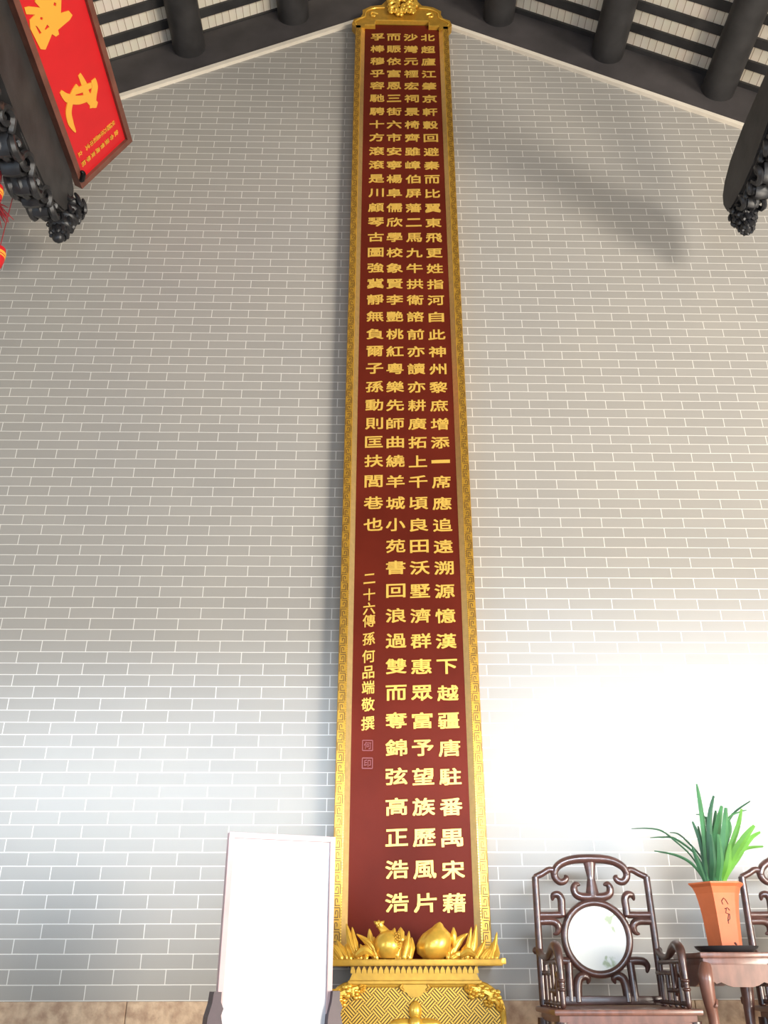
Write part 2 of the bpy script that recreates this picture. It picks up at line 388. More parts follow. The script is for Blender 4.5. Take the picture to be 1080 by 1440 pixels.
rr = random.Random(11)
for i in range(46):
    a = rr.uniform(0, 2*PI); q = math.sqrt(rr.random())
    x = .115*q*math.cos(a); z = H+.265+.135*q*math.sin(a)
    ball(bm, (x, -.135-.028*(1-q*q), z), .020+.008*rr.random(), .018, .020+.008*rr.random(), 8)
for s in (-1, 1):
    for j in range(4):
        z = H+.16+.06*j
        tube(bm, [(s*.02, -.16, z-.02), (s*.06, -.17, z+.02), (s*.105, -.155, z), (s*.09, -.15, z-.03), (s*.07, -.15, z-.02)], [.009, .012, .012, .009, .006], ns=6)
for j in range(5): tube(bm, [(-.10+.04*j, -.15, H+.135), (-.085+.04*j, -.165, H+.15), (-.07+.04*j, -.15, H+.14)], .012, ns=6)
obj('crest_relief', bm, MGOLDB, crest)

glyph_cache = {}
def glyph(ch, off=.016):
    k = ch
    if k in glyph_cache: return glyph_cache[k]
    c = bpy.data.curves.new('glyph', 'FONT'); c.body = ch; c.extrude = .03; c.resolution_u = 2; c.fill_mode = 'BOTH'
    o = bpy.data.objects.new('glyph', c); C.objects.link(o)
    dg = bpy.context.evaluated_depsgraph_get()
    me = bpy.data.meshes.new_from_object(o.evaluated_get(dg))
    vs = [v.co.copy() for v in me.vertices]; fs = [tuple(p.vertices) for p in me.polygons]
    bpy.data.objects.remove(o); bpy.data.curves.remove(c); bpy.data.meshes.remove(me)
    if vs:
        xs = [v.x for v in vs]; ys = [v.y for v in vs]
        cx, cyy = (min(xs)+max(xs))/2, (min(ys)+max(ys))/2; sx, syy = max(xs)-min(xs), max(ys)-min(ys)
    else: cx = cyy = 0; sx = syy = 1
    glyph_cache[k] = (vs, fs, cx, cyy, sx, syy); return glyph_cache[k]

def put_glyph(bm, ch, fn, wd, ht, off=.016, fit=.55):
    """fn(u, v, w) places a glyph point; u, v in metres about its centre. fit blends true proportions with filling the cell"""
    vs, fs, cx, cyy, sx, syy = glyph(ch, off)
    kx = (1-fit)*wd/.92 + fit*wd/max(sx, .35); ky = (1-fit)*ht/.92 + fit*ht/max(syy, .30)
    for j, (dx, dy) in enumerate(((-1, -1), (1, 1), (-1, 1), (1, -1)) if off > 0 else ((0, 0),)):
        nv = [bm.verts.new(fn((v.x-cx+dx*off)*kx, (v.y-cyy+dy*off)*ky, v.z*.06+j*.00015)) for v in vs]
        for f in fs:
            try: bm.faces.new([nv[i] for i in f])
            except ValueError: pass

COLS = ['北超廬江肇京軒轂回避秦而比翼東飛更姓指河自此神州黎庶增添一席應追遠溯源憶漢下越疆唐駐番禺宋藉',
        '沙灣元禋宏祠景椅齊雖嶂伯屏藩二馬九牛拱衛諮前亦讀亦耕廣拓上千頃良田沃墅濟群惠眾富予望族歷風片',
        '而賑依富恩三街六市安寧楊阜儒欣學校象賢李艷桃紅粵樂先師曲繞羊城小苑書回浪過雙而奪錦弦高正浩浩',
        '孚棒穆乎容馳騁十方滾滾是川顧琴古圖強冀靜無負爾子孫動則匡扶閭巷也']
for txt, cx in zip(COLS, (.208, .070, -.066, -.196)):
    bm = bmesh.new()
    for i, ch in enumerate(txt):
        zc = ROWS[i]-.655
        # clerical hand: flattened characters, the horizontals rising a touch to the right
        put_glyph(bm, ch, lambda u, v, w_: Vector((cx+u, -.0895-w_, zc+v+.05*u)), .108, .081, .016, .6)
    obj('inscription_column', bm, MTEXT, PL, smooth=False)
bm = bmesh.new()
SZ = [2.577, 2.481, 2.398, 2.325, 2.222, 2.123, 2.034, 1.951, 1.859, 1.760]
for ch, z in zip('二十六傳孫何品端敬撰', SZ):
    put_glyph(bm, ch, lambda u, v, w_: Vector((-.2145+u, -.0895-w_, z-.655+v+.12*u)), .066, .070, .012, .25)
obj('signature_column', bm, MTEXT, PL, smooth=False)
for z, ch in ((1.645, '何'), (1.555, '印')):
    bm = bmesh.new(); q = .026
    for a in (-1, 1):
        box(bm, -.2145+a*q-.0022, -.2145+a*q+.0022, -.090, -.087, z-.655-q, z-.655+q)
        box(bm, -.2145-q, -.2145+q, -.090, -.087, z-.655+a*q-.0022, z-.655+a*q+.0022)
    put_glyph(bm, ch, lambda u, v, w_: Vector((-.2145+u, -.0885-w_, z-.655+v)), .036, .036, .004, .3)
    obj('seal_mark', bm, MSEAL, PL, smooth=False)

# ------------------------------------------------------------------ gilded pedestal
PD = thing('gilded_pedestal', 'gilded carved pedestal with lattice body, peach and leaf carvings under the tall plaque', 'pedestal', (0.2, 0, 0))
def P(x): return x-.2
bm = bmesh.new(); box(bm, -.386, .386, -.37, -.045, .628, .655, .004)
slab = obj('top_slab', bm, MGOLD, PD)
for s in (-1, 1):
    bm = bmesh.new(); box(bm, min(s*.380, s*.400), max(s*.380, s*.400), -.372, -.33, .634, .659, .003)
    obj('slab_end', bm, MGOLDB, slab)
bm = bmesh.new(); prism(bm, [(-.287, .57), (.287, .57), (.272, .60), (.280, .628), (-.280, .628), (-.272, .60)], xz, (-.34, -.06))
box(bm, -.292, .292, -.352, -.06, .556, .573, .004)
neck = obj('neck', bm, MGOLD, PD, smooth=False)
bm = bmesh.new(); n = 23
for i in range(n):
    x = -.27+.54*i/(n-1)
    prism(bm, [(x-.011, .600), (x+.011, .600), (x+.010, .612), (x+.004, .624), (x, .628), (x-.004, .624), (x-.010, .612)], xz, (-.349, -.33))
obj('petal_band', bm, MGOLD, neck, smooth=False)
bm = bmesh.new(); box(bm, -.276, .276, -.342, -.335, .600, .628); obj('recess_shade', bm, MGOLDD, neck, smooth=False)  # dark strip stands in for shade in the recess between petals
bm = bmesh.new()   # body
def rrect(hw, z0, z1, r, n=8):
    o = []
    for (cx, cz, a0) in ((hw-r, z1-r, 0), (-hw+r, z1-r, PI/2), (-hw+r, z0+r, PI), (hw-r, z0+r, 1.5*PI)):
        for k in range(n+1):
            a = a0+PI/2*k/n; o.append((cx+r*math.cos(a), cz+r*math.sin(a)))
    return o
prism(bm, rrect(.372, .13, .556, .11), xz, (-.335, -.06))
obj('body', bm, MFRET, PD, smooth=False)
bm = bmesh.new()
tube(bm, [Vector((x, -.335, z)) for x, z in rrect(.380, .122, .558, .115)], .0135, ns=8, sm=1, closed=True)
obj('body_rim', bm, MGOLDB, PD)
for s in (-1, 1):     # corner sprays of carved flowers
    bm = bmesh.new(); rr = random.Random(5+s)
    for (fx, fz, R) in ((.345, .512, .030), (.292, .532, .030), (.252, .520, .024), (.318, .487, .022), (.232, .541, .018), (.365, .470, .018)):
        for k in range(6):
            a = 2*PI*k/6+rr.random(); ball(bm, (s*(fx+R*.62*math.cos(a)), -.351, fz+R*.62*math.sin(a)), R*.48, .012, R*.40, 8)
        ball(bm, (s*fx, -.362, fz), R*.33, .010, R*.33, 8)
    tube(bm, [(s*.225, -.343, .550), (s*.27, -.35, .538), (s*.33, -.35, .515), (s*.375, -.345, .455)], [.006, .012, .014, .006], ns=6)
    obj('corner_flower_spray', bm, MGOLDB, PD)
bm = bmesh.new()
prism(bm, [(-.055, .556), (-.052, .530), (-.035, .525), (-.028, .512), (0, .506), (.028, .512), (.035, .525), (.052, .530), (.055, .556)], xz, (-.350, -.33))
tube(bm, [(-.05, -.35, .535), (-.062, -.352, .545), (-.055, -.352, .555)], .006, ns=6); tube(bm, [(.05, -.35, .535), (.062, -.352, .545), (.055, -.352, .555)], .006, ns=6)
obj('pendant_ornament', bm, MGOLD, PD)
bm = bmesh.new()
for (x, z, rx, rz, r_) in ((0, .455, .028, .040, 0), (-.052, .405, .060, .024, 0), (.052, .405, .060, .024, 0), (0, .36, .05, .04, 0), (-.06, .355, .04, .03, 0), (.06, .355, .04, .03, 0)):
    ball(bm, (x, -.345, z), rx, .022, rz, 14)
ball(bm, (0, -.362, .408), .030, .024, .030, 14)
obj('centre_medallion', bm, MGOLDB, PD)
bm = bmesh.new(); box(bm, -.36, .36, -.36, -.06, .06, .13, .008)
for s in (-1, 1): box(bm, min(s*.37, s*.25), max(s*.37, s*.25), -.37, -.05, 0, .06, .008)
obj('base', bm, MGOLD, PD)
SPRAY_L = [[[-.162,.656],[-.176,.692],[-.198,.716]],[[-.123,.655],[-.151,.699],[-.175,.716]],[[-.1,.654],[-.13,.699],[-.144,.733]],[[-.083,.657],[-.097,.692],[-.105,.718]],[[-.055,.661],[-.082,.723],[-.104,.8]],[[-.051,.661],[-.067,.723],[-.077,.786]],[[.034,.654],[.003,.716],[-.056,.758]],[[.03,.66],[.01,.716],[.001,.779]],[[.03,.674],[.026,.709],[.023,.747]],[[-.035,.655],[-.028,.688],[-.04,.716]],[[-.012,.654],[-.02,.681],[-.005,.705]],[[-.143,.654],[-.162,.674],[-.17,.699]]]
SPRAY_M = [[[.126,.657],[.149,.709],[.165,.75]],[[.156,.655],[.172,.715],[.179,.768]],[[.179,.655],[.188,.705],[.192,.743]],[[.126,.667],[.138,.722],[.126,.764]],[[.141,.66],[.141,.688],[.165,.705]],[[.118,.715],[.111,.757],[.115,.782]],[[.146,.733],[.142,.764],[.142,.784]]]
SPRAY_R = [[[.364,.653],[.405,.726],[.448,.761]],[[.437,.653],[.448,.714],[.463,.785]],[[.454,.653],[.474,.718],[.489,.797]],[[.479,.655],[.503,.691],[.526,.732]],[[.505,.655],[.528,.683],[.551,.699]],[[.548,.655],[.564,.699],[.581,.765]],[[.568,.655],[.573,.683],[.580,.714]],[[.531,.655],[.55,.687],[.563,.726]],[[.402,.655],[.438,.684],[.464,.691]],[[.355,.653],[.353,.707],[.359,.754]],[[.368,.653],[.412,.676],[.445,.658]],[[.419,.655],[.43,.691],[.44,.718]]]
def spray(name, data, y, wd):
    bm = bmesh.new(); rr = random.Random(2)
    for l in data:
        yy = y+rr.uniform(-.02, .012); g = wd*rr.uniform(.85, 1.15)
        pts = [(P(x), yy+.012*k, max(z, .660)) for k, (x, z) in enumerate(l)]
        tube(bm, pts, [g*.75, g, g*.12], ns=6, flat=.55)
        tube(bm, [(p[0], p[1]-g*.5, p[2]) for p in pts], [g*.2, g*.22, g*.08], ns=5)
    return obj(name, bm, MGOLDB, PD)
spray('leaf_spray', SPRAY_L, -.285, .0185); spray('leaf_spray', SPRAY_M, -.32, .0170); spray('leaf_spray', SPRAY_R, -.285, .0165)
bm = bmesh.new()
lathe(bm, [(.010, .655), (.040, .660), (.060, .685), (.064, .715), (.055, .745), (.036, .765), (.018, .772)], 20, P(.088), -.285)
tube(bm, [(P(.075), -.285, .760), (P(.055), -.285, .785), (P(.046), -.287, .800)], [.022, .015, .016], ns=8)
pom = obj('pomegranate', bm, MGOLDB, PD)
bm = bmesh.new()
for dx, dz in ((-.024, .012), (.022, .014), (-.004, .018), (-.012, -.012)):
    tube(bm, [(P(.046), -.288, .797), (P(.046+dx*.6), -.292, .797+dz*.5), (P(.046+dx), -.292, .797+dz)], [.010, .009, .002], ns=6)
for k in range(26):
    a = k*2.4; q = math.sqrt(k/26.)
    ball(bm, (P(.118+.026*q*math.cos(a)), -.335+.016*q*q, .725+.038*q*math.sin(a)), .0065, .0065, .0065, 6)
obj('pomegranate_crown', bm, MGOLD, pom)
bm = bmesh.new()   # peach with its tip leaning right and the groove at the left
prof = [(0, .655), (.045, .658), (.073, .680), (.079, .708), (.076, .735), (.063, .759), (.042, .775), (.027, .786), (.017, .798), (.004, .807)]
seg = 28; rings = []
for r_, z in prof:
    sh = .030*max(0, (z-.70)/.1); ring = []
    for k in range(seg):
        a = 2*PI*k/seg; dd = abs((a-math.radians(215)+PI) % (2*PI)-PI); g = 1-.16*math.exp(-(dd/.20)**2)
        ring.append(bm.verts.new((P(.288)+sh+r_*g*math.cos(a), -.275+r_*.8*g*math.sin(a), z)))
    rings.append(ring)
for a, b in zip(rings, rings[1:]):
    for k in range(seg): bm.faces.new((a[k], a[(k+1) % seg], b[(k+1) % seg], b[k]))
bm.faces.new(rings[-1])
obj('peach', bm, MGOLDB, PD)
bm = bmesh.new(); lathe(bm, [(.006, .700), (.010, .715), (.015, .745), (.013, .762), (.003, .785)], 10, P(.383), -.275)
tube(bm, [(P(.375), -.275, .657), (P(.380), -.275, .68), (P(.383), -.275, .715)], .006, ns=6)
obj('flower_bud', bm, MGOLDB, PD); bm = bmesh.new()
tube(bm, [(P(.36), -.29, .66), (P(.40), -.30, .675), (P(.44), -.29, .662)], [.008, .012, .006], ns=6)
obj('scroll_leaf', bm, MGOLDB, PD); bm = bmesh.new()
tube(bm, [(P(-.06), -.30, .668), (P(-.02), -.31, .69), (P(.02), -.30, .672)], [.010, .022, .008], ns=8)
obj('scroll_leaf', bm, MGOLDB, PD); bm = bmesh.new()
tube(bm, [(P(.41), -.30, .67), (P(.44), -.31, .685), (P(.47), -.30, .672)], [.012, .018, .010], ns=8)
obj('scroll_leaf', bm, MGOLDB, PD)

# ------------------------------------------------------------------ red signboard leaning on the left beam
e_ = Vector((.516, 0, .856)); nn = Vector((.856, 0, -.516))
SG = thing('red_signboard', 'red signboard in brown frame with big golden characters, leaning out above the left carved beam', 'signboard', (-1.913, 0, 5.157))
def sg(u, v, w_): return Vector((0, u, 0)) + e_*v + nn*w_
def sgbox(bm, u0, u1, v0, v1, w0, w1):
    prism(bm, [(u0, v0), (u1, v0), (u1, v1), (u0, v1)], sg, (w0, w1))
U0, U1, VW = -2.25, -.50, .524
bm = bmesh.new(); sgbox(bm, U0+.02, U1-.02, .02, VW-.02, -.03, 0.0); obj('board', bm, MRED, SG, smooth=False)
bm = bmesh.new()
for (a, b, c, d) in ((U0, U1, 0, .038), (U0, U1, VW-.038, VW), (U0, U0+.038, .038, VW-.038), (U1-.038, U1, .038, VW-.038)):
    sgbox(bm, a, b, c, d, -.04, .022)
obj('frame', bm, MBRN, SG, smooth=False)
WEN = [[[-1.152,.282],[-1.072,.293],[-1.006,.288],[-.93,.316],[-.899,.342]],[[-1.061,.372],[-1.011,.366],[-.964,.331],[-.905,.302]],[[-1.147,.109],[-1.081,.141],[-1.015,.221],[-.965,.35]],[[-1.104,.242],[-1.074,.184],[-1.008,.117],[-.933,.102],[-.856,.113]],[[-1.089,.181],[-1.064,.262],[-1.039,.344]]]
WWD = [[.012, .022, .026, .028, .016], [.018, .026, .028, .026], [.010, .026, .026, .018], [.014, .022, .024, .022, .004], [.014, .020, .016]]
KUI = [[-1.735,.17],[-1.65,.35],[-1.534,.289],[-1.515,.348],[-1.479,.364],[-1.467,.334],[-1.466,.232],[-1.44,.23],[-1.442,.203],[-1.47,.183],[-1.457,.164],[-1.421,.105],[-1.442,.074],[-1.575,.054],[-1.617,.07],[-1.622,.117],[-1.655,.062],[-1.691,.064],[-1.681,.095],[-1.635,.164],[-1.677,.144]]
KH = [[[-1.573,.093],[-1.561,.103],[-1.515,.117],[-1.515,.101]],[[-1.593,.143],[-1.58,.161],[-1.57,.152],[-1.582,.138]],[[-1.533,.172],[-1.512,.182],[-1.512,.153],[-1.52,.144]],[[-1.61,.266],[-1.596,.28],[-1.584,.271],[-1.598,.256]]]
bm = bmesh.new()
for ks, (l, wds) in enumerate(zip(WEN, WWD)):
    Pp, Rr = smooth_path([(u, v, 0) for u, v in l], wds, 6)
    L_, R_ = [], []
    for i, p in enumerate(Pp):
        t = (Pp[min(i+1, len(Pp)-1)]-Pp[max(i-1, 0)]).normalized(); q = Vector((-t.y, t.x, 0))
        L_.append(p+q*Rr[i]); R_.append(p-q*Rr[i])
    for i in range(len(Pp)-1):
        q4 = [L_[i], L_[i+1], R_[i+1], R_[i]]
        prism(bm, [(q.x, q.y) for q in q4], sg, (.0005, .004+.0008*ks))
obj('brush_character', bm, MYEL, SG, smooth=False)
# the second character, a solid brush mass pierced by its small counters
bm = bmesh.new()
outer = [bm.verts.new(Vector((u, v, 0))) for u, v in KUI]
edges = [bm.edges.new((outer[i], outer[(i+1) % len(outer)])) for i in range(len(outer))]
for h_ in KH:
    hv = [bm.verts.new(Vector((u, v, 0))) for u, v in h_]
    edges += [bm.edges.new((hv[i], hv[(i+1) % len(hv)])) for i in range(len(hv))]
bmesh.ops.triangle_fill(bm, use_beauty=True, use_dissolve=False, edges=edges)
ex = bmesh.ops.extrude_face_region(bm, geom=bm.faces[:])
for v in [g for g in ex['geom'] if isinstance(g, bmesh.types.BMVert)]: v.co.z = .005
for v in bm.verts: v.co = sg(v.co.x, v.co.y, v.co.z+.0005)
obj('brush_character', bm, MYEL, SG, smooth=False)
for txt, u, v0, v1, ln_ in (('欽命提督廣東學院', -.628, .425, .095, 8), ('光緒元年恩科中式立', -.705, .420, .095, 9)):
    bm = bmesh.new()
    for i, ch in enumerate(txt):
        v = v0-(.29 if i < ln_-1 or u > -.65 else .325)*i/(ln_-1) if u < -.65 else v0+(v1-v0)*i/(ln_-1)
        put_glyph(bm, ch, lambda a, b, w_: sg(u+a, v+b, .0015+w_), .034, .036, .01, .4)
    obj('small_inscription', bm, MYEL, SG, smooth=False)
bm = bmesh.new()
tube(bm, [sg(-.565, .012, .03), sg(-.60, .040, .035), sg(-.62, .035, .03)], [.018, .016, .010], ns=8)
obj('iron_hook', bm, MIRON, SG)

# ------------------------------------------------------------------ carved black beams
yz = lambda x0: (lambda u, v, w_: Vector((x0+w_, u, v)))
def carved_beam(name, label, xin, sgn, prof, und, fin):
    """xin: inner face; sgn: direction away from the middle; prof (y,z) outline; und: underside line; fin: (x0,x1,z0,z1,y)"""
    T = thing(name, label, 'carved beam', (xin, 0, 5.0))
    th = .17*sgn
    bm = bmesh.new(); prism(bm, [(y, z-5.0) for y, z in prof], lambda u, v, w_: Vector((w_, u, v)), (0, th))
    es = [e for e in bm.edges if abs(e.verts[0].co.x-e.verts[1].co.x) < 1e-6]
    bmesh.ops.bevel(bm, geom=es, offset=.012, segments=2, affect='EDGES')
    obj('beam', bm, MBLACK, T)
    bm = bmesh.new(); rr = random.Random(4)      # pierced scrolls along the underside
    for k, (y, z, r_) in enumerate(und):
        for xo in (.02*sgn, .085*sgn, .15*sgn):
            d = 1 if k % 2 else -1; z_ = z-5.0; pts = []
            for j in range(9):
                a = d*j*.75+rr.uniform(-.1, .1); q = r_*(1-j*.095)
                pts.append((xo+.012*math.sin(j), y+q*math.cos(a), z_+q*math.sin(a)))
            tube(bm, pts, [r_*.30]*5+[r_*.24]*3+[r_*.16], ns=6, sm=2, nrm=(1, 0, 0))
        ball(bm, (.085*sgn, y, z_), .075, r_*.75, r_*.62, 8)
        tube(bm, [(.085*sgn, y-r_, z_+.02), (.085*sgn, y, z_-r_*.9), (.085*sgn, y+r_, z_+.02)], r_*.25, ns=6, flat=3.0, nrm=(1, 0, 0))
    obj('underside_carving', bm, MCARVE, T)
    x0, x1, z0, z1, y = fin
    bm = bmesh.new(); w_ = (x1-x0); hh = z1-z0
    cx = (x0+x1)/2-xin; yc = y+.05; rr = random.Random(6)
    for t, rx, ry in ((.10, .50, .085), (.28, .52, .085), (.46, .46, .075), (.64, .36, .062), (.80, .27, .050), (.93, .18, .036)):
        ball(bm, (cx, yc, z1-5-hh*t), w_*rx, ry, hh*.13, 14)
    for side in range(10):      # curling leaves wrapped round the drop
        a = 2*PI*side/10
        for j in range(4):
            q = 1-.21*j; z = z1-5-hh*(.08+.23*j); ex_, ey_ = w_*.50*q+.004, .085*q+.006
            pt = lambda da, dz, k_: (cx+ex_*k_*math.cos(a+da+.3*(j % 2)), yc+ey_*k_*math.sin(a+da+.3*(j % 2)), z+dz)
            tube(bm, [pt(-.22, .035, .98), pt(-.05, .005, 1.06), pt(.15, -.035, 1.10), pt(.30, -.030, 1.10), pt(.28, -.005, 1.06)], [.009, .014, .015, .011, .006], ns=6, sm=3, nrm=(math.cos(a), math.sin(a), 0))
    obj('finial', bm, MCARVE, T)
    return T
carved_beam('carved_beam', 'black timber beam with scroll-carved underside and end, above the brick wall at the right', 2.32, 1,
    [(YF, 5.36), (-1.29, 5.33), (-.89, 5.322), (-.66, 5.29), (-.525, 5.25), (-.455, 5.19), (-.435, 5.12), (-.455, 5.05), (-.52, 5.00), (-.70, 4.975), (-.90, 4.985), (-1.16, 5.05), (-1.6, 5.09), (YF, 5.09)],
    [(-.63, 4.965, .055), (-.75, 4.93, .06), (-.88, 4.93, .065), (-1.02, 4.96, .07), (-1.17, 4.99, .07), (-1.33, 5.02, .065), (-1.5, 5.05, .06)],
    (2.335, 2.475, 4.83, 5.02, -.56))
carved_beam('carved_beam', 'black timber beam with scroll-carved underside and end, carrying the red signboard', -1.93, -1,
    [(YF, 5.163), (-.62, 5.163), (-.535, 5.11), (-.50, 5.03), (-.52, 4.93), (-.60, 4.84), (-.75, 4.76), (-.95, 4.715), (-1.3, 4.715), (-1.7, 4.74), (YF, 4.74)],
    [(-.72, 4.76, .075), (-.86, 4.70, .075), (-1.0, 4.655, .08), (-1.15, 4.64, .08), (-1.3, 4.62, .08), (-1.46, 4.63, .08), (-1.62, 4.63, .08), (-1.78, 4.65, .08)],
    (-2.09, -1.865, 4.70, 5.02, -.555))

# ------------------------------------------------------------------ red lantern string
def hanging_lantern(label, loc, ztop, z, upper):
    LN = thing('hanging_lantern', label, 'lantern', loc, 'red lanterns under the left beam')
    bm = bmesh.new(); tube(bm, [(0, 0, ztop), (0, 0, (ztop+z)/2), (0, 0, z-.10)], .003, ns=6, sm=1); obj('cord', bm, MTASS, LN)
    bm = bmesh.new(); lathe(bm, [(.018, z-.075), (.034, z-.068), (.040, z-.03), (.040, z+.03), (.034, z+.055), (.018, z+.062)], 16)
    body = obj('lantern_body', bm, MLRED, LN)
    bm = bmesh.new(); lathe(bm, [(.038, z+.004), (.0425, z+.008), (.0425, z+.022), (.038, z+.026)], 16); obj('gold_band', bm, MYEL, body)
    bm = bmesh.new(); lathe(bm, [(.039, z-.012), (.042, z-.009), (.042, z-.003), (.039, z)], 16); obj('gold_band', bm, MYEL, body)
    rr = random.Random(8)
    for zt in ((z-.07, upper) if upper else ()):
        bm = bmesh.new()
        for k in range(44):
            a = rr.uniform(0, 2*PI); q = rr.uniform(.05, .125)
            tube(bm, [(0, 0, zt), (q*.45*math.cos(a), q*.45*math.sin(a), zt-.005-.01*rr.random()), (q*math.cos(a), q*math.sin(a), zt-.03-.05*rr.random())], [.004, .0045, .002], ns=4, sm=2)
        obj('tassel', bm, MTASS, LN)
hanging_lantern('upper red lantern with crimson tassels, half out at the left edge below the carved beam', (-2.103, -1.10, 0), 4.68, 4.46, 4.66)
hanging_lantern('lower red lantern with gold bands at the left edge, on the longer cord', (-2.110, -.90, 0), 4.64, 4.19, None)

# ------------------------------------------------------------------ standing screen
A_ = Vector((-.518, -1.275, 0)); B_ = Vector((-.134, -1.135, 0)); wd = (B_-A_).length
SCN = thing('standing_screen', 'tall blank white panel in a thin pale red frame, standing left of the gilded pedestal', 'screen', A_)
SCN.rotation_euler = (0, 0, math.atan2(B_.y-A_.y, B_.x-A_.x))
ZT = 1.062
bm = bmesh.new(); box(bm, .016, wd-.016, -.004, .006, .40, ZT-.02); obj('white_panel', bm, MWHITE, SCN, smooth=False)
bm = bmesh.new()
for (a, b, c, d) in ((0, .020, .34, ZT), (wd-.020, wd, .34, ZT), (.020, wd-.020, ZT-.020, ZT), (.020, wd-.020, .38, .42)):
    box(bm, a, b, -.014, .022, c, d, .002)
fr = obj('frame', bm, MPINK, SCN, smooth=False)
for x in (-.006, wd+.006):
    bm = bmesh.new()
    prism(bm, [(x-.016, 0.04), (x+.016, .04), (x+.020, .30), (x+.026, .38), (x+.019, .41), (x+.026, .44), (x+.017, .475), (x+.024, .495), (x+.014, .515), (x+.014, .545), (x-.012, .545), (x-.016, .51), (x-.027, .47), (x-.030, .43), (x-.024, .38), (x-.019, .30)], xz, (-.040, .040))
    up_ = obj('carved_upright', bm, MDARKP, SCN, smooth=False)
    bm = bmesh.new(); box(bm, x-.03, x+.03, -.16, .16, 0, .05, .01); obj('foot', bm, MDARKP, SCN)
bm = bmesh.new(); box(bm, 0, wd, -.015, .015, .12, .20, .004); box(bm, .01, wd-.01, -.012, .018, .20, .345, .002); obj('lower_rail', bm, MDARKP, SCN)

# ------------------------------------------------------------------ rosewood armchairs
ST = {
'stile':[[-.254,.988],[-.256,.859],[-.258,.71],[-.259,.478]],
'shoulder':[[-.254,.988],[-.221,1.002],[-.188,1.019],[-.160,1.012]],
'arch':[[-.168,.996],[-.152,1.030],[-.114,1.053],[-.062,1.064],[.0,1.066]],
'scroll':[[-.166,1.008],[-.162,.985],[-.144,.968],[-.123,.971],[-.112,.985],[-.119,.994]],
'low':[[0.,.905],[-.044,.904],[-.075,.916],[-.082,.94],[-.072,.957],[-.055,.955]],
'up_l':[[-.26,.83],[-.196,.83],[-.149,.831]], 'up_l2':[[-.145,.829],[-.145,.859],[-.144,.895],[-.157,.914],[-.178,.911],[-.184,.892]],
'dn_l':[[-.259,.803],[-.198,.805],[-.174,.796],[-.167,.779],[-.175,.759],[-.191,.753]],
'bot':[[-.108,.489],[-.106,.541],[-.096,.577],[-.073,.588],[-.056,.577],[-.060,.560]],
'side':[[-.140,.492],[-.138,.565],[-.135,.640]], 'side2':[[-.132,.645],[-.158,.647],[-.193,.644],[-.209,.626],[-.204,.602]]}
SW = {'stile':[.0160]*4,'shoulder':[.014,.014,.014,.016],'arch':[.015,.0175,.019,.020,.021],'scroll':[.018,.017,.016,.015,.013,.006],
'low':[.019,.019,.018,.017,.014,.006],'up_l':[.0150]*3,'up_l2':[.0175,.0175,.0180,.017,.014,.006],'dn_l':[.0150,.0170,.0180,.0165,.012,.005],
'bot':[.020,.020,.020,.019,.014,.006],'side':[.0175]*3,'side2':[.0170,.0170,.0170,.014,.006]}
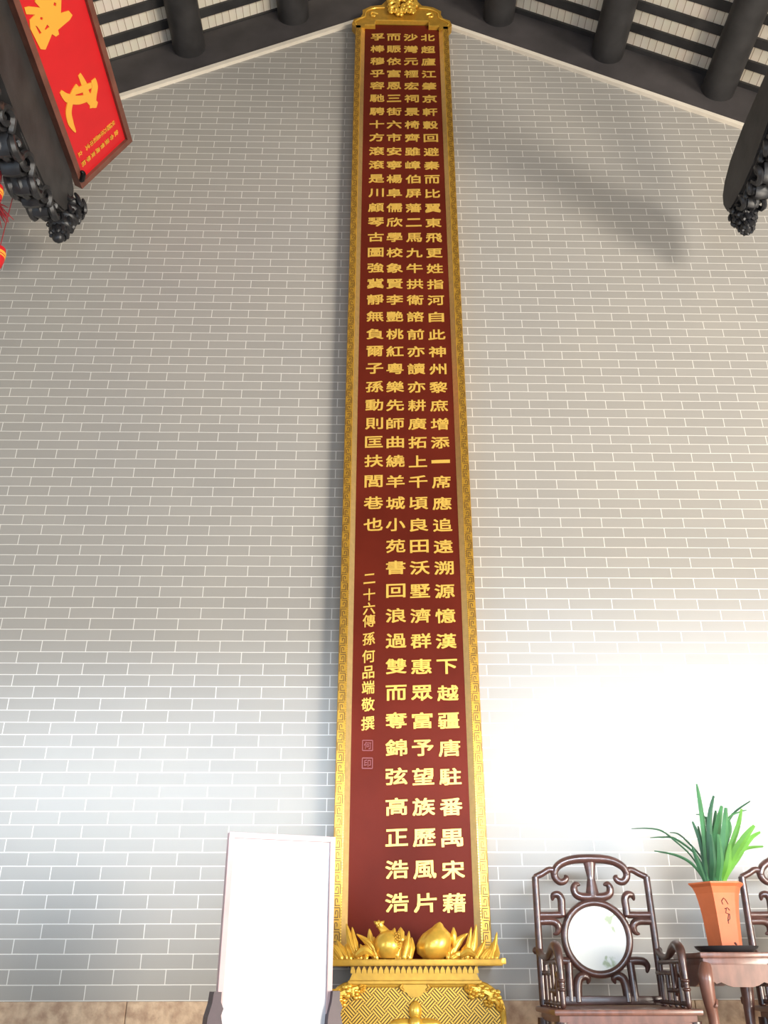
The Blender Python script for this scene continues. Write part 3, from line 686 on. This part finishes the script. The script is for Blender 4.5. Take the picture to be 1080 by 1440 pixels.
def make_chair(label, x):
    T = thing('rosewood_armchair', label, 'chair', (x, 0, 0), 'rosewood armchairs along the wall')
    yb = -.38
    bm = bmesh.new()
    for s in (1, -1):
        for k, l in ST.items():
            tube(bm, [(s*px, yb, pz) for px, pz in l], SW[k], ns=10, sm=5, flat=1.15 if k in ('stile', 'arch') else .95)
    tube(bm, [(0, yb, 1.058), (0, yb, .985), (0, yb, .905)], [.032, .017, .034], ns=10, sm=6, flat=.55)
    box(bm, -.258, .258, yb-.014, yb+.014, .476, .512, .006)
    obj('backrest', bm, MROSE, T)
    bm = bmesh.new(); n = 56
    tube(bm, [(.1435*math.cos(2*PI*k/n), yb, .737+.1435*math.sin(2*PI*k/n)) for k in range(n)], .0165, ns=10, sm=1, closed=True, flat=1.15)
    ring = obj('medallion_ring', bm, MROSE, T)
    bm = bmesh.new(); n = 48
    prism(bm, [(.136*math.cos(2*PI*k/n), .737+.136*math.sin(2*PI*k/n)) for k in range(n)], xz, (yb-.005, yb+.006))
    tag(obj('marble_disc', bm, MMARB, ring, smooth=False), 'pale round marble inlay with grey green veins')
    # arms: S curved rail turning down into a beaded front post, with open fretwork below
    for s in (-1, 1):
        bm = bmesh.new()
        tube(bm, [(s*.262, -.372, .690), (s*.258, -.45, .664), (s*.254, -.55, .662), (s*.250, -.64, .690), (s*.249, -.70, .700), (s*.248, -.745, .680), (s*.247, -.760, .620), (s*.247, -.762, .575), (s*.247, -.763, .480)],
             [.017, .013, .014, .018, .020, .019, .014, .013, .011], ns=10, sm=5, nrm=(1, 0, 0))
        for z, r_ in ((.572, .017), (.556, .014), (.541, .017)): ball(bm, (s*.247, -.762, z), r_, r_, .010, 12)
        ball(bm, (s*.272, -.365, .688), .016, .016, .016, 12)
        for y in (-.44, -.52, -.60, -.68): tube(bm, [(s*.249, y, .478), (s*.249, y, .56), (s*.249, y, .640 if y != -.52 else .60)], .0095, ns=8, sm=1)
        for z, ya, y2 in ((.600, -.38, -.60), (.640, -.44, -.73), (.535, -.52, -.68), (.490, -.39, -.75)):
            tube(bm, [(s*.249, ya, z), (s*.249, (ya+y2)/2, z), (s*.249, y2, z)], .0095, ns=8, sm=1)
        tube(bm, [(s*.249, -.62, .52), (s*.249, -.66, .56), (s*.249, -.70, .60), (s*.249, -.72, .57), (s*.249, -.71, .55)], .008, ns=8, nrm=(1, 0, 0))
        obj('armrest', bm, MROSE, T)
    bm = bmesh.new(); box(bm, -.290, .290, -.800, -.350, .452, .474, .008); box(bm, -.268, .268, -.780, -.365, .425, .4525)
    obj('seat', bm, MROSEL, T)
    bm = bmesh.new()
    pf = [(-.27, .428), (.27, .428), (.27, .36), (.22, .365), (.17, .385), (.08, .375), (0, .365), (-.08, .375), (-.17, .385), (-.22, .365), (-.27, .36)]
    prism(bm, pf, xz, (-.788, -.770)); obj('apron', bm, MROSEL, T, smooth=False)
    for sx in (-1, 1):
        for y in (-.765, -.385):
            bm = bmesh.new()
            tube(bm, [(sx*.258, y, .43), (sx*.262, y, .34), (sx*.252, y, .18), (sx*.258, y, .03), (sx*.264, y, .0)], [.030, .028, .021, .023, .027], ns=10, round_ends=False)
            obj('leg', bm, MROSE, T)
    bm = bmesh.new()
    for y in (-.765, -.385): box(bm, -.255, .255, y-.012, y+.012, .10, .13, .004)
    for sx in (-.255, .255): box(bm, sx-.012, sx+.012, -.765, -.385, .10, .13, .004)
    obj('stretcher', bm, MROSE, T)
    return T
make_chair('rosewood armchair with round marble back panel, standing between the gilded pedestal and the tea table', 1.008)
make_chair('rosewood armchair at the right edge, right of the tea table with the potted plant', 1.953)

# ------------------------------------------------------------------ tea table
TB = thing('tea_table', 'small reddish rosewood tea table with curved apron between the two armchairs, under the potted plant', 'table', (1.477, -.60, 0))
bm = bmesh.new(); box(bm, -.155, .155, -.182, .182, .652, .673, .006); box(bm, -.143, .143, -.170, .170, .622, .653, .003)
obj('tabletop', bm, MROSEL, TB)
bm = bmesh.new()
ap = [(-.140, .628), (.140, .628), (.140, .585), (.118, .572), (.105, .560), (.085, .566), (.062, .555), (.04, .549), (-.04, .549), (-.062, .555), (-.085, .566), (-.105, .560), (-.118, .572), (-.140, .585)]
prism(bm, ap, xz, (-.178, -.160)); prism(bm, ap, xz, (.160, .178))
for s in (-1, 1):
    prism(bm, [(u*1.15, v) for u, v in ap], lambda u, v, w_: Vector((s*w_, u, v)), (.132, .148))
obj('apron', bm, MROSEL, TB, smooth=False)
for sx in (-1, 1):
    for sy_ in (-1, 1):
        bm = bmesh.new()
        tube(bm, [(sx*.130, sy_*.158, .630), (sx*.142, sy_*.170, .585), (sx*.140, sy_*.167, .51), (sx*.131, sy_*.158, .44), (sx*.126, sy_*.152, .30), (sx*.126, sy_*.152, .12), (sx*.136, sy_*.162, .03), (sx*.142, sy_*.168, .0)],
             [.022, .031, .026, .021, .018, .016, .020, .024], ns=12, round_ends=False)
        tube(bm, [(sx*.115, sy_*.175, .505), (sx*.122, sy_*.187, .487), (sx*.130, sy_*.187, .482)], [.006, .008, .005], ns=6)
        obj('leg', bm, MROSEL, TB)
bm = bmesh.new(); box(bm, -.13, .13, -.155, .155, .16, .18, .004); obj('lower_shelf', bm, MROSEL, TB)

bm = bmesh.new(); lathe(bm, [(.085, .673), (.105, .676), (.124, .690), (.128, .698), (.124, .698), (.105, .688), (.02, .686)], 40)
o = tag(obj('plant_saucer', bm, MDISH, loc=(1.490, -.62, 0)), 'dark shallow round saucer on the tea table beneath the terracotta pot', 'saucer')

# ------------------------------------------------------------------ potted plant
PT = thing('potted_plant', 'strap-leaved green plant in a flared six-sided terracotta pot on the tea table', 'potted plant', (1.495, -.60, 0))
bm = bmesh.new(); a0 = math.radians(-120)
prof = [(.0, .689), (.0715, .689), (.0725, .712), (.0760, .77), (.0800, .82), (.0875, .87), (.0940, .90), (.1050, .925), (.1190, .937), (.1195, .943), (.112, .943), (.098, .925), (.088, .912), (.0, .910)]
rings = []
for r_, z in prof:
    if r_ == 0: rings.append([bm.verts.new((0, 0, z))]); continue
    rings.append([bm.verts.new((r_*math.cos(a0+PI/3*k), r_*math.sin(a0+PI/3*k), z)) for k in range(6)])
for a, b in zip(rings, rings[1:]):
    for k in range(6):
        if len(a) == 1: bm.faces.new((a[0], b[(k+1) % 6], b[k]))
        elif len(b) == 1: bm.faces.new((a[k], a[(k+1) % 6], b[0]))
        else: bm.faces.new((a[k], a[(k+1) % 6], b[(k+1) % 6], b[k]))
pot = obj('pot', bm, MTERRA, PT, smooth=False)
def face_y(z):   # front face distance at height z
    for (r1, z1), (r2, z2) in zip(prof[1:10], prof[2:10]):
        if z1 <= z <= z2: return -(r1+(r2-r1)*(z-z1)/(z2-z1))*math.cos(PI/6)
    return -.07
bm = bmesh.new()
for l, wv in (([(-.014, .868), (-.004, .880), (.004, .872), (.012, .856)], .0018), ([(-.014, .868), (-.010, .855)], .0018), ([(-.004, .838), (.008, .842), (.016, .832)], .0020),
              ([(.004, .842), (-.002, .822), (.014, .818), (.012, .800), (.002, .792)], .0020), ([(.010, .818), (.004, .800), (.004, .782)], .0018)):
    tube(bm, [(u, face_y(v)-.0006, v) for u, v in l], wv, ns=5, sm=1)
tube(bm, [(.018, face_y(.708)-.0008, .709), (.022, face_y(.708)-.0008, .706), (.024, face_y(.706)-.0008, .703)], .004, ns=6, sm=1)
obj('incised_mark', bm, MINK, pot)
bm = bmesh.new(); lathe(bm, [(.074, .909), (.073, .914), (.04, .922), (.01, .924)], 12); obj('soil', bm, MSOIL, PT)
LEAVES = [
([[-.046,0,.954],[-.096,-.021,1.019],[-.17,-.042,1.053],[-.262,-.048,1.069]],.0094,"d"),
([[-.042,0,.963],[-.086,.009,1.056],[-.146,.019,1.121],[-.195,.028,1.162],[-.255,.036,1.174],[-.326,.036,1.172]],.0052,"d"),
([[-.032,0,.959],[-.055,.023,1.057],[-.131,.047,1.13],[-.186,.07,1.14],[-.237,.072,1.138]],.0066,"d"),
([[-.026,0,.963],[-.03,.039,1.049],[-.069,.078,1.123],[-.094,.117,1.161],[-.13,.12,1.167]],.0061,"d"),
([[-.03,0,.954],[-.02,0,1.074],[-.013,0,1.198],[-.012,0,1.3],[-.014,0,1.36]],.0141,"m"),
([[-.017,0,.954],[-.002,-.01,1.098],[.016,-.021,1.221],[.046,-.024,1.304]],.0169,"d"),
([[-.036,0,.954],[-.029,.016,1.101],[-.051,.024,1.201]],.0141,"d"),
([[-.041,0,.954],[-.02,.039,1.079],[-.016,.06,1.187]],.0122,"d"),
([[.006,0,.954],[.047,.031,1.128],[.102,.048,1.272]],.0244,"m"),
([[.024,0,.954],[.063,-.023,1.121],[.087,-.036,1.251]],.0235,"m"),
([[.038,0,.963],[.072,-.021,1.062],[.123,-.042,1.168],[.152,-.048,1.244]],.0169,"l"),
([[.041,0,.959],[.085,-.036,1.051],[.137,-.073,1.124],[.18,-.084,1.169]],.0225,"l"),
([[.043,0,.959],[.109,-.01,1.044],[.177,-.021,1.121],[.226,-.024,1.15]],.016,"l"),
([[.043,0,.959],[.107,.026,1.048],[.177,.052,1.09],[.262,.06,1.1]],.0122,"l"),
([[.018,0,.978],[.085,.052,1.14],[.165,.104,1.242],[.265,.12,1.305]],.0103,"d"),
([[.02,0,.978],[.078,.042,1.149],[.145,.083,1.231],[.231,.096,1.262]],.0085,"m"),
([[-.013,0,.978],[.023,.042,1.169],[.028,.083,1.231],[-.006,.096,1.243]],.0075,"d"),
([[-.007,0,.954],[.025,.047,1.08],[.032,.072,1.229]],.0188,"d"),
([[.003,0,.954],[.043,.062,1.106],[.089,.096,1.259]],.0197,"d"),
([[.029,0,.954],[.069,.036,1.079],[.128,.073,1.173],[.135,.084,1.221]],.0207,"m"),
([[-.044,0,.949],[-.067,-.023,1.014],[-.09,-.036,1.09]],.0141,"d"),
([[-.013,0,.949],[-.015,-.055,1.02],[-.016,-.084,1.132]],.0188,"d"),
([[.013,0,.949],[.021,-.047,1.03],[.02,-.072,1.134]],.0188,"m"),
([[.034,0,.954],[.051,-.039,1.012],[.069,-.06,1.097]],.0207,"l")]
for pts, wd_, c in LEAVES:
    wd_ *= 1.55 if wd_ > .012 else 1.3
    b = pts[0]; n = len(pts)
    pts = [[b[0]*.75, b[1], .912]] + pts
    pr = [wd_*.28, wd_*.36] + [wd_*(.54 if i < n-1 else .18) for i in range(1, n)]
    if n >= 4: pr[-2] = wd_*.42
    bm = bmesh.new()
    Pp, Rr = smooth_path(pts, pr, 6)
    rows = []
    for i, p in enumerate(Pp):
        t = (Pp[min(i+1, len(Pp)-1)]-Pp[max(i-1, 0)]).normalized()
        s = t.cross(Vector((0, 1, 0.15))); s = s.normalized() if s.length > 1e-3 else Vector((1, 0, 0))
        q = t.cross(s).normalized(); r_ = max(Rr[i], .0008)
        rows.append([bm.verts.new(p-s*r_-q*r_*.25), bm.verts.new(p+q*r_*.22), bm.verts.new(p+s*r_-q*r_*.25), bm.verts.new(p+q*(r_*.22+.0012))])
    for a, b2 in zip(rows, rows[1:]):
        for k in range(4): bm.faces.new((a[k], a[(k+1) % 4], b2[(k+1) % 4], b2[k]))
    bm.faces.new(rows[0]); bm.faces.new(rows[-1][::-1])
    obj('leaf', bm, MLEAF[c], PT)
